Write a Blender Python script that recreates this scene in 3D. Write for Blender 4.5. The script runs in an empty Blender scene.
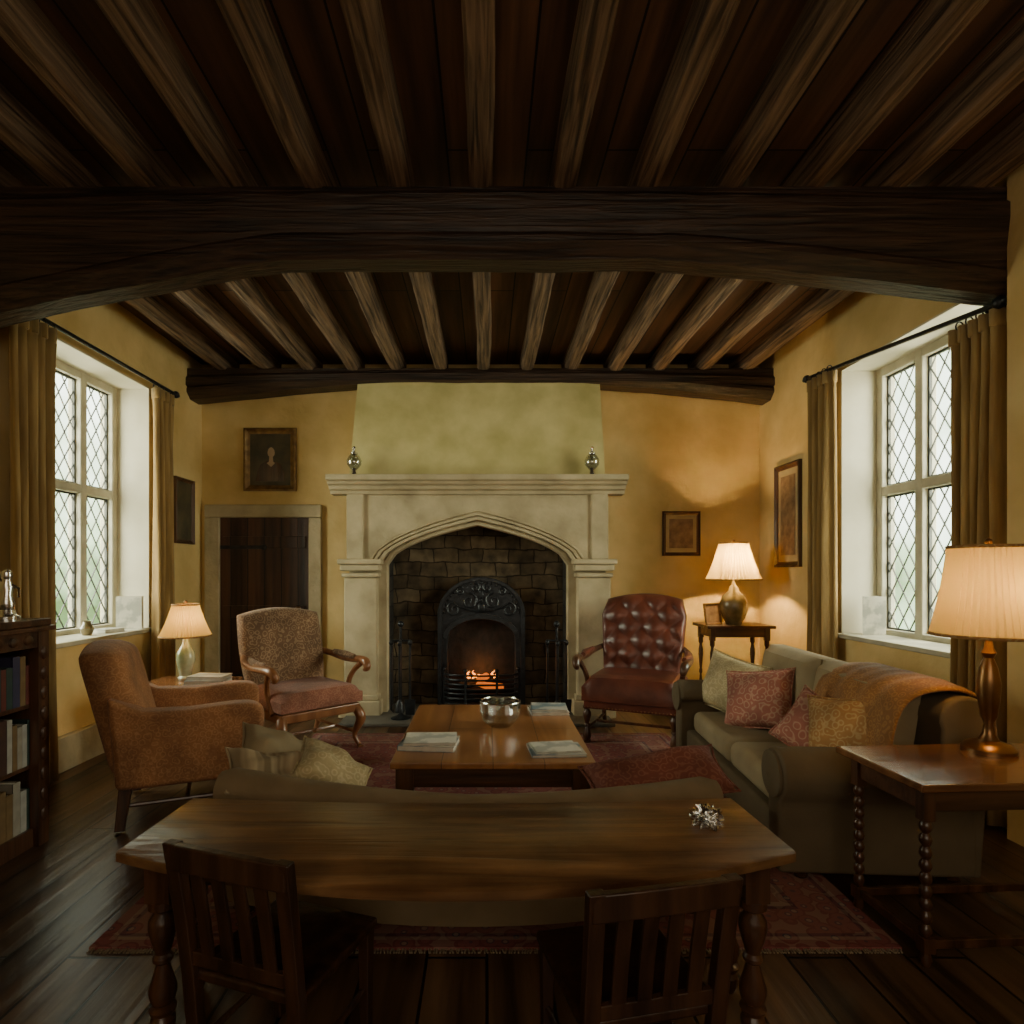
import bpy,bmesh,math,random
from mathutils import Vector,Matrix,Euler,noise
random.seed(7)
PI=math.pi; R=math.radians
S=bpy.context.scene; C=S.collection
# ------------------------------------------------------------ materials
def mat(name,c1,c2=None,scale=5,rough=.6,bump=0,st=(1,1,1),metal=0,kind='noise',detail=6,coat=0,bs=None,sheen=0,lo=.3,hi=.7,em=None,es=0,swz=None,bw=.5,bh=.25,mort=.01,mc=(.03,.02,.015),dist=0,spec=.5,mw=16,warp=0,dk=(.5,.47,.45)):
    m=bpy.data.materials.new(name); m.use_nodes=True; nt=m.node_tree; n=nt.nodes; l=nt.links
    b=n['Principled BSDF']; b.inputs['Roughness'].default_value=rough; b.inputs['Metallic'].default_value=metal
    b.inputs['Coat Weight'].default_value=coat; b.inputs['Sheen Weight'].default_value=sheen
    b.inputs['Specular IOR Level'].default_value=spec
    c2=c2 or c1
    b.inputs['Base Color'].default_value=(*c1,1)
    tc=n.new('ShaderNodeTexCoord'); mp=n.new('ShaderNodeMapping'); mp.inputs['Scale'].default_value=st
    l.new(tc.outputs['Object'],mp.inputs['Vector'])
    def ramp(src,a,b_,p,q):
        r=n.new('ShaderNodeValToRGB'); r.color_ramp.elements[0].position=p; r.color_ramp.elements[1].position=q
        r.color_ramp.elements[0].color=(*a,1); r.color_ramp.elements[1].color=(*b_,1)
        l.new(src,r.inputs['Fac']); return r
    def mul(a,b_,f=1):
        mx=n.new('ShaderNodeMix'); mx.data_type='RGBA'; mx.blend_type='MULTIPLY'; mx.inputs[0].default_value=f
        l.new(a,mx.inputs[6]); l.new(b_,mx.inputs[7]); return mx.outputs[2]
    nz=n.new('ShaderNodeTexNoise'); nz.inputs['Scale'].default_value=scale; nz.inputs['Detail'].default_value=detail; nz.inputs['Distortion'].default_value=dist
    l.new(mp.outputs['Vector'],nz.inputs['Vector'])
    col=ramp(nz.outputs['Fac'],c1,c2,lo,hi).outputs['Color']; hsrc=nz.outputs['Fac']
    if kind=='motif':
        v=n.new('ShaderNodeTexVoronoi'); v.feature='SMOOTH_F1'; v.inputs['Scale'].default_value=scale; v.inputs['Smoothness'].default_value=.3
        l.new(tc.outputs['Object'],v.inputs['Vector'])
        w=n.new('ShaderNodeMath'); w.operation='SINE'; w2=n.new('ShaderNodeMath'); w2.operation='MULTIPLY'; w2.inputs[1].default_value=mw
        l.new(v.outputs['Distance'],w2.inputs[0]); l.new(w2.outputs[0],w.inputs[0])
        col=ramp(w.outputs[0],c1,c2,.1,.9).outputs['Color']
    if kind in('motif','worn'):
        wn=n.new('ShaderNodeTexNoise'); wn.inputs['Scale'].default_value=5; wn.inputs['Detail'].default_value=5; l.new(tc.outputs['Object'],wn.inputs['Vector'])
        col=mul(col,ramp(wn.outputs['Fac'],(.62,.6,.58),(1.1,1.08,1.05),.35,.65).outputs[0])
    if kind in('brick','plank'):
        sp=n.new('ShaderNodeSeparateXYZ'); cb=n.new('ShaderNodeCombineXYZ')
        src=tc.outputs['Object']
        if warp:
            wn=n.new('ShaderNodeTexNoise'); wn.inputs['Scale'].default_value=4; wn.inputs['Detail'].default_value=3; l.new(tc.outputs['Object'],wn.inputs['Vector'])
            vm=n.new('ShaderNodeVectorMath'); vm.operation='MULTIPLY_ADD'; vm.inputs[1].default_value=(warp,warp,warp); l.new(wn.outputs['Color'],vm.inputs[0]); l.new(tc.outputs['Object'],vm.inputs[2]); src=vm.outputs[0]
        l.new(src,sp.inputs[0])
        a,bb=swz or ('X','Y'); l.new(sp.outputs[a],cb.inputs['X']); l.new(sp.outputs[bb],cb.inputs['Y'])
        bk=n.new('ShaderNodeTexBrick'); bk.inputs['Scale'].default_value=1; bk.inputs['Brick Width'].default_value=bw; bk.inputs['Row Height'].default_value=bh
        bk.inputs['Mortar Size'].default_value=mort; bk.inputs['Color1'].default_value=(1,1,1,1); bk.inputs['Color2'].default_value=(*dk,1); bk.inputs['Mortar'].default_value=(*mc,1)
        bk.inputs['Mortar Smooth'].default_value=.3
        l.new(cb.outputs[0],bk.inputs['Vector'])
        col=mul(col,bk.outputs['Color'])
        ad=n.new('ShaderNodeMath'); ad.operation='MULTIPLY_ADD'; ad.inputs[1].default_value=-1.2
        l.new(bk.outputs['Fac'],ad.inputs[0]); l.new(nz.outputs['Fac'],ad.inputs[2]); hsrc=ad.outputs[0]
    l.new(col,b.inputs['Base Color'])
    if bump:
        bp=n.new('ShaderNodeBump'); bp.inputs['Strength'].default_value=bump; bp.inputs['Distance'].default_value=.02
        if bs:
            n2=n.new('ShaderNodeTexNoise'); n2.inputs['Scale'].default_value=bs; n2.inputs['Detail'].default_value=5
            l.new(mp.outputs['Vector'],n2.inputs['Vector']); hsrc=n2.outputs['Fac']
        l.new(hsrc,bp.inputs['Height']); l.new(bp.outputs['Normal'],b.inputs['Normal'])
    if em: b.inputs['Emission Color'].default_value=(*em,1); b.inputs['Emission Strength'].default_value=es
    return m
def grain(ax,k=.06): return tuple(k if i==ax else 1 for i in range(3))
PL=mat('plaster',(.58,.4,.15),(.82,.62,.29),2.2,.9,.7,bs=6,lo=.28,hi=.72)
PLH=mat('hood_plaster',(.5,.43,.16),(.78,.68,.32),2.6,.9,.8,bs=3.5,lo=.3,hi=.7)
PLW=mat('reveal_plaster',(.57,.52,.39),(.68,.63,.5),3,.85,.3)
FLOOR=mat('floor_boards',(.035,.017,.009),(.2,.11,.055),14,.32,.3,st=(1,.06,1),kind='plank',swz=('Y','X'),bw=2.1,bh=.21,mort=.006,dist=.2)
CEILB=mat('ceiling_boards',(.042,.018,.009),(.17,.078,.038),14,.75,.3,st=(1,.06,1),kind='plank',swz=('Y','X'),bw=3,bh=.2,mort=.006)
JOIST=mat('joist_oak',(.04,.023,.013),(.34,.215,.13),42,.78,1,st=(1,.04,1),dist=.6,lo=.34,hi=.76,detail=9)
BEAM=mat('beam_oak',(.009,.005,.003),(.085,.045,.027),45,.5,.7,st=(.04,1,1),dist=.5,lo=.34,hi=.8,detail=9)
STONE=mat('mantel_stone',(.32,.26,.155),(.58,.49,.31),3.5,.85,.5,bs=16,lo=.25,hi=.7)
STONEW=mat('window_stone',(.4,.37,.28),(.56,.52,.4),6,.8,.2)
HEARTH=mat('hearth_slab',(.07,.065,.055),(.15,.135,.11),4,.6,.2)
RUBBLE=mat('firebox_stone',(.06,.045,.028),(.25,.185,.11),7,.95,.9,kind='brick',swz=('X','Z'),bw=.25,bh=.135,mort=.006,mc=(.16,.14,.12),warp=.08,dk=(.4,.37,.34))
SOOT=mat('soot_brick',(.01,.009,.008),(.05,.04,.03),7,.95,.9,kind='brick',swz=('Y','Z'),bw=.27,bh=.15,mort=.008,mc=(.12,.1,.08),warp=.07,dk=(.4,.38,.35))
IRON=mat('cast_iron',(.016,.018,.021),(.035,.038,.043),20,.38,.3,metal=.5)
OAK=mat('dark_oak',(.025,.01,.005),(.12,.05,.022),20,.35,.3,st=grain(2),coat=.25)
OAKX=mat('oak_along',(.025,.01,.005),(.12,.05,.022),20,.35,.3,st=grain(0),coat=.25)
CHW=mat('chair_oak',(.014,.006,.0035),(.07,.03,.014),20,.4,.3,st=grain(2),coat=.2)
DESK=mat('desk_top_wood',(.1,.043,.017),(.36,.195,.085),14,.33,.4,st=grain(0,.09),kind='worn',coat=.12,dist=.8,detail=12,lo=.3,hi=.74)
COFF=mat('coffee_top_wood',(.22,.08,.022),(.44,.2,.068),9,.28,.2,st=(1,.1,1),kind='plank',swz=('Y','X'),bw=5,bh=.255,mort=.002,coat=.3,dist=.8,dk=(.75,.7,.68))
TABW=mat('polished_table_wood',(.085,.03,.012),(.26,.115,.044),8,.24,.2,st=grain(0,.12),coat=.4,dist=1)
MAHO=mat('mahogany',(.16,.055,.02),(.35,.15,.06),14,.3,.2,st=grain(2),coat=.35)
DOORM=mat('door_oak',(.03,.013,.008),(.13,.055,.029),14,.55,.5,st=grain(2),kind='plank',swz=('Z','X'),bw=6,bh=.17,mort=.006)
CURT=mat('curtain_velvet',(.24,.145,.05),(.43,.28,.105),24,.9,.2,sheen=.15,st=(1,1,.1))
RUST=mat('rust_damask',(.33,.14,.054),(.43,.2,.085),34,.9,.2,kind='motif',sheen=.1)
TAN=mat('tan_weave',(.2,.112,.062),(.36,.23,.135),26,.95,.2,kind='motif',sheen=.1)
ROSEF=mat('rose_seat_fabric',(.28,.105,.065),(.36,.16,.1),30,.9,.2,kind='motif',sheen=.1)
LEATH=mat('oxblood_leather',(.07,.018,.011),(.17,.047,.027),6,.38,.1,bs=60,coat=.08)
BUTN=mat('leather_button',(.04,.012,.008),None,6,.8)
SOFA=mat('olive_sofa_fabric',(.11,.08,.044),(.16,.116,.066),4,.95,.08,bs=160)
SOFAC=mat('sofa_cushion_fabric',(.24,.18,.1),(.34,.265,.155),4,.95,.1,bs=160)
SOFAF=mat('brown_sofa_fabric',(.2,.14,.075),(.29,.21,.12),5,.95,.08,bs=160)
CREAM=mat('cream_brocade',(.48,.4,.22),(.6,.51,.31),28,.9,.2,kind='motif')
PINK=mat('rose_floral',(.4,.15,.11),(.52,.3,.21),24,.9,.2,kind='motif')
GOLD=mat('gold_floral',(.42,.22,.08),(.52,.35,.16),28,.9,.2,kind='motif')
THROW=mat('rust_velvet_cover',(.3,.125,.03),(.42,.2,.058),34,.8,.2,kind='motif',sheen=.15)
REDC=mat('crimson_cushion',(.2,.06,.04),(.27,.105,.07),30,.85,.3,kind='motif')
STRIPE=mat('striped_cushion',(.2,.14,.075),(.46,.36,.22),16,.9,.2,st=(1,.05,.03),lo=.42,hi=.58,detail=2)
BRASS=mat('aged_brass',(.16,.075,.03),(.28,.15,.06),8,.3,0,metal=.8)
SILV=mat('silver',(.6,.6,.58),(.8,.8,.78),20,.2,.2,metal=1)
CERG=mat('green_glaze',(.2,.24,.12),(.62,.6,.42),7,.15,0,coat=.6)
CERO=mat('olive_glaze',(.1,.08,.03),(.26,.2,.1),9,.2,0,coat=.6)
PAPER=mat('paper',(.62,.59,.5),(.72,.69,.6),30,.8)
COVW=mat('pale_cover',(.4,.4,.35),(.66,.63,.54),9,.4,lo=.45,hi=.55)
COVB=mat('blue_grey_cover',(.17,.23,.26),(.5,.48,.42),7,.4,lo=.45,hi=.55)
GILT=mat('gilt_frame',(.13,.07,.025),(.3,.18,.065),18,.4,.4,metal=.5)
CANVD=mat('dark_canvas',(.03,.03,.022),(.13,.1,.055),5,.5)
CANVB=mat('sepia_canvas',(.14,.08,.04),(.34,.22,.12),14,.6)
MOUNT=mat('buff_mount',(.42,.32,.17),(.5,.4,.22),9,.8)
SKIN=mat('painted_skin',(.4,.28,.18),(.5,.34,.22),9,.6)
LEAD=mat('lead_came',(.05,.05,.045),None,5,.5,metal=.4)
COAL=mat('coal',(.008,.007,.006),(.03,.02,.015),12,.9,.8)
EMB=mat('ember_log',(.05,.02,.01),(.2,.05,.01),9,.9,.5,em=(1,.2,.02),es=.8)
FLAME=mat('flame',(1,.3,.05),None,em=(1,.33,.05),es=3)
FRNG=mat('rug_fringe',(.26,.2,.13),(.34,.27,.18),30,.9)
def glassmat(name,tint,fac):
    m=bpy.data.materials.new(name); m.use_nodes=True; n=m.node_tree.nodes; l=m.node_tree.links; n.clear()
    o=n.new('ShaderNodeOutputMaterial'); t=n.new('ShaderNodeBsdfTransparent'); t.inputs[0].default_value=(*tint,1)
    g=n.new('ShaderNodeBsdfGlossy'); g.inputs['Roughness'].default_value=.05; mx=n.new('ShaderNodeMixShader'); mx.inputs[0].default_value=fac
    l.new(t.outputs[0],mx.inputs[1]); l.new(g.outputs[0],mx.inputs[2]); l.new(mx.outputs[0],o.inputs[0]); return m
PANE=glassmat('old_glass',(.93,.96,.92),.05)
CRYS=glassmat('crystal',(.8,.84,.82),.42)
def shademat(name,col,es):
    m=bpy.data.materials.new(name); m.use_nodes=True; n=m.node_tree.nodes; l=m.node_tree.links; n.clear()
    o=n.new('ShaderNodeOutputMaterial'); d=n.new('ShaderNodeBsdfDiffuse'); d.inputs[0].default_value=(*col,1)
    t=n.new('ShaderNodeBsdfTranslucent'); t.inputs[0].default_value=(*col,1); mx=n.new('ShaderNodeMixShader'); mx.inputs[0].default_value=.4
    e=n.new('ShaderNodeEmission'); e.inputs[0].default_value=(1,.62,.18,1); e.inputs[1].default_value=es; a=n.new('ShaderNodeAddShader')
    l.new(d.outputs[0],mx.inputs[1]); l.new(t.outputs[0],mx.inputs[2]); l.new(mx.outputs[0],a.inputs[0]); l.new(e.outputs[0],a.inputs[1]); l.new(a.outputs[0],o.inputs[0]); return m
SHADE=shademat('pleated_shade',(.78,.58,.22),.1)
RHX,RHY=1.45,1.42
def rugmat():
    m=mat('persian_rug',(.3,.03,.025),(.12,.02,.03),6,.95,.3); n=m.node_tree.nodes; l=m.node_tree.links
    b=n['Principled BSDF']; tc=n.new('ShaderNodeTexCoord')
    v=n.new('ShaderNodeTexVoronoi'); v.inputs['Scale'].default_value=15; l.new(tc.outputs['Object'],v.inputs['Vector'])
    r=n.new('ShaderNodeValToRGB'); cr=r.color_ramp; cr.interpolation='CONSTANT'
    K=1.4
    def cc(*c): return tuple(x*K for x in c)+(1,)
    cr.elements[0].position=0; cr.elements[0].color=cc(.3,.22,.16); cr.elements[1].position=.16; cr.elements[1].color=cc(.04,.04,.06)
    for p,c in((.24,(.2,.065,.055)),(.5,(.13,.034,.03)),(.62,(.24,.14,.1))):
        e=cr.elements.new(p); e.color=cc(*c)
    l.new(v.outputs['Distance'],r.inputs['Fac'])
    sp=n.new('ShaderNodeSeparateXYZ'); l.new(tc.outputs['Object'],sp.inputs[0])
    def mth(op,a,bv=None):
        q=n.new('ShaderNodeMath'); q.operation=op
        l.new(a,q.inputs[0])
        if bv is not None:
            if isinstance(bv,(int,float)): q.inputs[1].default_value=bv
            else: l.new(bv,q.inputs[1])
        return q.outputs[0]
    dx=mth('SUBTRACT',mth('ABSOLUTE',sp.outputs['X']),RHX); dy=mth('SUBTRACT',mth('ABSOLUTE',sp.outputs['Y']),RHY)
    mm=mth('MULTIPLY',mth('MAXIMUM',dx,dy),-1.0)
    r2=n.new('ShaderNodeValToRGB'); c2=r2.color_ramp; c2.interpolation='CONSTANT'
    c2.elements[0].position=0; c2.elements[0].color=cc(.15,.04,.035); c2.elements[1].position=.04; c2.elements[1].color=cc(.25,.18,.13)
    for p,c in((.06,(.05,.03,.04)),(.08,(.22,.095,.07)),(.24,(.05,.03,.04)),(.26,(.25,.18,.13)),(.29,(.15,.038,.032))):
        e=c2.elements.new(p); e.color=cc(*c)
    l.new(mm,r2.inputs['Fac'])
    mx=n.new('ShaderNodeMix'); mx.data_type='RGBA'; mx.inputs[0].default_value=.5; l.new(r.outputs[0],mx.inputs[6]); l.new(r2.outputs[0],mx.inputs[7])
    l.new(mx.outputs[2],b.inputs['Base Color']); return m
RUG=rugmat()
# ------------------------------------------------------------ geometry helpers
def new(): return bmesh.new()
def box(bm,c,s,rot=(0,0,0),tx=1,ty=1):
    r=bmesh.ops.create_cube(bm,size=1); m=Matrix.Translation(c)@Euler(rot).to_matrix().to_4x4()@Matrix.Diagonal((*s,1))
    for v in r['verts']:
        co=v.co.copy()
        if co.z<0: co.x*=tx; co.y*=ty
        v.co=m@co
    return bm
def b2(bm,x0,x1,y0,y1,z0,z1): return box(bm,((x0+x1)/2,(y0+y1)/2,(z0+z1)/2),(x1-x0,y1-y0,z1-z0))
def loft(bm,rings,cap=True,closed=True):
    vr=[[bm.verts.new(p) for p in r] for r in rings]; n=len(rings[0])
    for a,b in zip(vr,vr[1:]):
        for i in range(n if closed else n-1):
            j=(i+1)%n; bm.faces.new((a[i],a[j],b[j],b[i]))
    if cap and closed: bm.faces.new(vr[0][::-1]); bm.faces.new(vr[-1])
    return bm
def lathe(bm,prof,c=(0,0,0),n=20,cap=True,rip=0):
    return loft(bm,[[(c[0]+r*(1+(rip if i%2 else 0))*math.cos(2*PI*i/n),c[1]+r*(1+(rip if i%2 else 0))*math.sin(2*PI*i/n),c[2]+z) for i in range(n)] for r,z in prof],cap)
def tube(bm,pts,r,n=8):
    pts=[Vector(p) for p in pts]; rings=[]; up=None
    for i,p in enumerate(pts):
        t=(pts[min(i+1,len(pts)-1)]-pts[max(i-1,0)]).normalized()
        if up is None: up=Vector((0,0,1)) if abs(t.z)<.9 else Vector((1,0,0))
        a=t.cross(up).normalized(); b=a.cross(t).normalized(); up=b
        rr=r[i] if isinstance(r,(list,tuple)) else r
        rings.append([p+a*rr*math.cos(2*PI*k/n)+b*rr*math.sin(2*PI*k/n) for k in range(n)])
    return loft(bm,rings)
def spline(pts,n=6):
    P=[Vector(p) for p in pts]; o=[]
    for i in range(len(P)-1):
        a=P[max(i-1,0)]; b=P[i]; c=P[i+1]; d=P[min(i+2,len(P)-1)]
        for k in range(n):
            t=k/n; o.append(.5*((2*b)+(c-a)*t+(2*a-5*b+4*c-d)*t*t+(3*b-a-3*c+d)*t**3))
    o.append(P[-1]); return o
def stube(bm,pts,r,n=10,k=5):
    sp=spline(pts,k); m=len(pts)-1
    rr=[r[min(int(i/k),m-1)]*(1-(i/k-int(i/k)))+r[min(int(i/k)+1,m)]*(i/k-int(i/k)) if i<m*k else r[-1] for i in range(len(sp))]
    return tube(bm,sp,rr,n)
def prism(bm,pts,a,b,plane='xz'):
    f={'xz':lambda p,t:(p[0],t,p[1]),'yz':lambda p,t:(t,p[0],p[1]),'xy':lambda p,t:(p[0],p[1],t)}[plane]
    return loft(bm,[[f(p,a) for p in pts],[f(p,b) for p in pts]])
def ball(bm,c,r,sc=(1,1,1),seg=12):
    bmesh.ops.create_uvsphere(bm,u_segments=seg,v_segments=max(6,seg*2//3),radius=r,matrix=Matrix.Translation(c)@Matrix.Diagonal((*sc,1))); return bm
BAL=[(.85,0),(.95,.04),(.5,.07),(.8,.1),(.95,.17),(.95,.22),(.65,.34),(.45,.43),(.7,.46),(.7,.49),(.5,.52),(.75,.62),(1,.74),(.95,.82),(.6,.88),(.6,.9),(1,.93),(1,1)]
BOB=[(.55+.45*abs(math.sin(PI*9*i/72)),i/72) for i in range(73)]
def turned(bm,x,y,z0,z1,r,prof=BAL,n=14): return lathe(bm,[(a*r,z0+b*(z1-z0)) for a,b in prof],(x,y,0),n)
def pillow(w,h,t,N=18,cr=.35):
    bm=new(); g=[[],[]]
    for s in(0,1):
        for j in range(N+1):
            row=[]
            for i in range(N+1):
                u=-1+2*i/N; v=-1+2*j/N
                k=max(0,(1-u**4)*(1-v**4))**.5
                x=w/2*u*(1-.09*(1-v*v)*abs(u)); z=h/2*v*(1-.09*(1-u*u)*abs(v))
                y=(1 if s else -1)*t/2*k*(1+cr*noise.noise((u*1.6,v*1.6,s*5+w*7)))
                row.append(bm.verts.new((x,y,z)))
            g[s].append(row)
    for s in(0,1):
        for j in range(N):
            for i in range(N): bm.faces.new((g[s][j][i],g[s][j][i+1],g[s][j+1][i+1],g[s][j+1][i]))
    bmesh.ops.remove_doubles(bm,verts=bm.verts,dist=.0004); return bm
def pad(W,H,T,wf=lambda v:1,crown=0,puff=.03,tuft=0,N=28,M=28,z0=0,lean=0,roll=0):
    bm=new(); rows=[]
    for s in(0,1):
        g=[]
        for j in range(M+1):
            v=j/M; row=[]
            for i in range(N+1):
                u=-1+2*i/N; x=u*W/2*wf(v); z=z0+v*H+crown*(1-u*u)*v
                e=max(0,(1-u**6)*(1-(2*v-1)**8))**.5
                y=(-T*.5-puff*e)if s==0 else T*.5
                if s==0 and tuft: 
                    a=abs(math.sin(PI*(u*1.6+v*3.2)))*abs(math.sin(PI*(u*1.6-v*3.2))); y+=tuft*(1-a**.7)*e
                if e<.02: y*=.75
                if roll and v>.8: y+=roll*((v-.8)/.2)**2
                row.append(bm.verts.new((x,y+(z-z0)*lean,z)))
            g.append(row)
        rows.append(g)
    for g in rows:
        for j in range(M):
            for i in range(N): bm.faces.new((g[j][i],g[j][i+1],g[j+1][i+1],g[j+1][i]))
    a,b=rows
    for j in range(M):
        for i in(0,N): bm.faces.new((a[j][i],a[j+1][i],b[j+1][i],b[j][i]))
    for i in range(N):
        for j in(0,M): bm.faces.new((a[j][i],a[j][i+1],b[j][i+1],b[j][i]))
    return bm
def obj(name,bm,m,parent=None,smooth=True,bevel=0,seg=2,solid=0,loc=None,rot=None,ang=40,label=None,sub=0):
    bmesh.ops.recalc_face_normals(bm,faces=bm.faces)
    me=bpy.data.meshes.new(name); bm.to_mesh(me); bm.free()
    if smooth or bevel:
        for p in me.polygons: p.use_smooth=True
        if not bevel: me.set_sharp_from_angle(angle=R(ang))
    o=bpy.data.objects.new(name,me); C.objects.link(o); me.materials.append(m)
    if solid: d=o.modifiers.new('s','SOLIDIFY'); d.thickness=solid; d.offset=0
    if bevel: d=o.modifiers.new('b','BEVEL'); d.width=bevel; d.segments=seg; d.limit_method='ANGLE'; d.harden_normals=True
    if sub: d=o.modifiers.new('u','SUBSURF'); d.levels=sub; d.render_levels=sub
    if parent: o.parent=parent
    if loc: o.location=loc
    if rot: o.rotation_euler=rot
    if label: o['label']=label
    return o
def tag(o,label,cat,group=None):
    o['label']=label; o['category']=cat
    if group: o['group']=group
    return o
def thing(name,label,cat,loc=(0,0,0),rz=0,group=None,rot=None):
    o=bpy.data.objects.new(name,None); C.objects.link(o); o.empty_display_size=.1; o.location=loc; o.rotation_euler=rot or (0,0,rz)
    return tag(o,label,cat,group)
def struct(name,bm,m,parent=None,**k):
    o=obj(name,bm,m,parent,**k)
    if not parent: o['kind']='structure'
    return o
# ------------------------------------------------------------ room shell
XL,XR,YB,YF,ZC=-2.9,2.77,6.1,-1.3,3.46
struct('floor',b2(new(),XL-.4,XR+.4,YF,YB+.1,-.1,0),FLOOR,smooth=False)
struct('ceiling',b2(new(),XL-.4,XR+.4,YF,YB+.1,ZC,ZC+.08),CEILB,smooth=False)
struct('wall_back',b2(new(),XL-.4,XR+.4,YB,YB+.2,0,ZC),PL,smooth=False)
struct('wall_front',b2(new(),XL-.4,XR+.4,YF-.2,YF,0,ZC),PL,smooth=False)
WZ0,WZ1=.84,2.93
def wall(name,xa,xb,d0,d1,pier=None):
    bm=new(); b2(bm,xa,xb,YF,d0,0,ZC); b2(bm,xa,xb,d1,YB,0,ZC); b2(bm,xa,xb,d0,d1,0,WZ0); b2(bm,xa,xb,d0,d1,WZ1,ZC)
    if pier: b2(bm,*pier)
    struct(name,bm,PL,smooth=False)
LW=(3.85,5.15); RW=(3.3,4.69)
wall('wall_left',XL-.42,XL,*LW); wall('wall_right',XR,XR+.42,*RW,pier=(2.635,XR+.01,YF,3.04,0,ZC))
def window(name,xg,side,d0,d1,ztr):
    r=bpy.data.objects.new(name,None); C.objects.link(r); r['kind']='structure'; r.location=(xg,(d0+d1)/2,WZ0)
    w=d1-d0; H=WZ1-WZ0; zt=ztr-WZ0; t=.075
    bm=new(); b2(bm,-.05,.05,-w/2,w/2,0,t); b2(bm,-.05,.05,-w/2,w/2,H-t,H); b2(bm,-.05,.05,-w/2,w/2,zt-t/2,zt+t/2)
    ys=[-w/2+i*w/3 for i in range(4)]
    for i,y in enumerate(ys):
        a=y-(0 if i==0 else t/2); b=y+(0 if i==3 else t/2)
        if i==0:b=y+t
        if i==3:a=y-t
        b2(bm,-.055,.055,a,b,0,H)
    obj('stone_mullion_frame',bm,STONEW,r,bevel=.012)
    L=(XL-xg) if side<0 else (XR-xg)
    xa,xb=(.05,L+.003) if side<0 else (L-.003,-.05)
    bm=new(); b2(bm,xa,xb,-w/2,-w/2+.012,0,H); b2(bm,xa,xb,w/2-.012,w/2,0,H); b2(bm,xa,xb,-w/2,w/2,H-.012,H)
    obj('reveal_lining',bm,PLW,r,smooth=False)
    bm=new(); xs=(.04,L+.05) if side<0 else (L-.05,-.04)
    b2(bm,xs[0],xs[1],-w/2+.012,w/2-.012,-.0,.035); obj('sill',bm,STONEW,r,bevel=.008)
    for i in range(3):
        for (za,zb) in((t,zt-t/2),(zt+t/2,H-t)):
            ya=ys[i]+t*(1 if i==0 else .5); yb=ys[i+1]-t*(1 if i==2 else .5)
            p=obj('pane',b2(new(),-.003,.003,ya,yb,za,zb),PANE,r,smooth=False)
            bm=new(); pw=.125; ph=.19
            for sg in(1,-1):
                for k in range(-40,60):
                    pts=[]
                    for yy in(ya,yb):
                        z=(k-(yy-ya)/pw)*ph*sg+za
                        if za<=z<=zb: pts.append((yy,z))
                    for z in(za,zb):
                        yy=(k-sg*(z-za)/ph)*pw+ya
                        if ya<yy<yb: pts.append((yy,z))
                    if len(pts)>=2:
                        (y1,z1),(y2,z2)=pts[0],pts[-1]; ln=math.hypot(y2-y1,z2-z1)
                        if ln>.02: box(bm,(0,(y1+y2)/2,(z1+z2)/2),(.009,ln,.006),(math.atan2(z2-z1,y2-y1),0,0))
            b2(bm,-.01,.01,ya,ya+.012,za,zb); b2(bm,-.01,.01,yb-.012,yb,za,zb); b2(bm,-.01,.01,ya,yb,za,za+.012); b2(bm,-.01,.01,ya,yb,zb-.012,zb)
            obj('lead_lattice',bm,LEAD,p,smooth=False)
    # soft sky light standing outside the glass
    ld=bpy.data.lights.new('daylight','AREA'); ld.shape='RECTANGLE'; ld.size=2.4; ld.size_y=2.0; ld.energy=360; ld.color=(1,.94,.78)
    lo=bpy.data.objects.new('daylight',ld); C.objects.link(lo); lo.location=(xg+side*.95,(d0+d1)/2-.65,2.2); lo.rotation_euler=(0,R(90)*side,R(8)*-side)
    return r
window('window_1',-3.22,-1,*LW,2.0); window('window_2',3.09,1,*RW,1.97)
# joists and beams
JP=[-.03+.425*i for i in range(-6,7)]
for i,x in enumerate(JP):
    bm=new(); rg=[]; w=.06
    for k in range(90):
        y=YF+(YB-YF)*k/89; dx=.014*noise.noise((x*3,y*1.1,0)); dz=.012*noise.noise((x*3,y*1.1,9))
        j=lambda q:.005*noise.noise((x*7+q,y*7,q))
        rg.append([(x+dx-w,y,ZC),(x+dx-w+j(1),y,3.33+dz+j(9)),(x+dx-w+.016+j(2),y,3.308+dz+j(3)),(x+dx+j(5),y,3.303+dz+j(4)),(x+dx+w-.016+j(6),y,3.308+dz+j(7)),(x+dx+w+j(8),y,3.33+dz+j(10)),(x+dx+w,y,ZC)])
    loft(bm,rg); struct('trim_%d'%(i+3),bm,JOIST,ang=25)
def beam(name,y0,y1,zl,zr,zmid,ztop,x0,x1,knee):
    bm=new(); rg=[]; N=80; xc=(x0+x1)/2; hw=(x1-x0)/2
    for k in range(N+1):
        x=x0+(x1-x0)*k/N; t=abs(x-xc)/hw; zend=zl if x<xc else zr
        z=zmid-(zmid-zend)*(max(0,(t-knee)/(1-knee))**1.15)-.03*t*t; n1=.01*noise.noise((x*2,y0,3))+.004*noise.noise((x*9,y0,3))
        n2=.008*noise.noise((x*5,y0,8)); ch=.06; b=-.05*t*t
        rg.append([(x,y0,ztop),(x,y0-.002,ztop-.02+b),(x,y0-.03+n2,ztop-.05+b),(x,y0-.03+n2,ztop-.12+b),(x,y0+n1,z+ch+.05),(x,y0-.014+n1,z+ch+.03),(x,y0-.014+n1,z+ch),(x,y0+ch,z+n1),(x,y1-ch,z+n1),(x,y1,z+ch),(x,y1,ztop)])
    loft(bm,rg); struct(name,bm,BEAM,ang=25)
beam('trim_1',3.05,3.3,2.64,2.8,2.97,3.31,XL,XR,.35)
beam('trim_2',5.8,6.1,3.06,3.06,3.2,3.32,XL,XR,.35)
struct('baseboard_left',b2(new(),XL,XL+.05,YF,YB,0,.24),STONE,bevel=.01)
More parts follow.
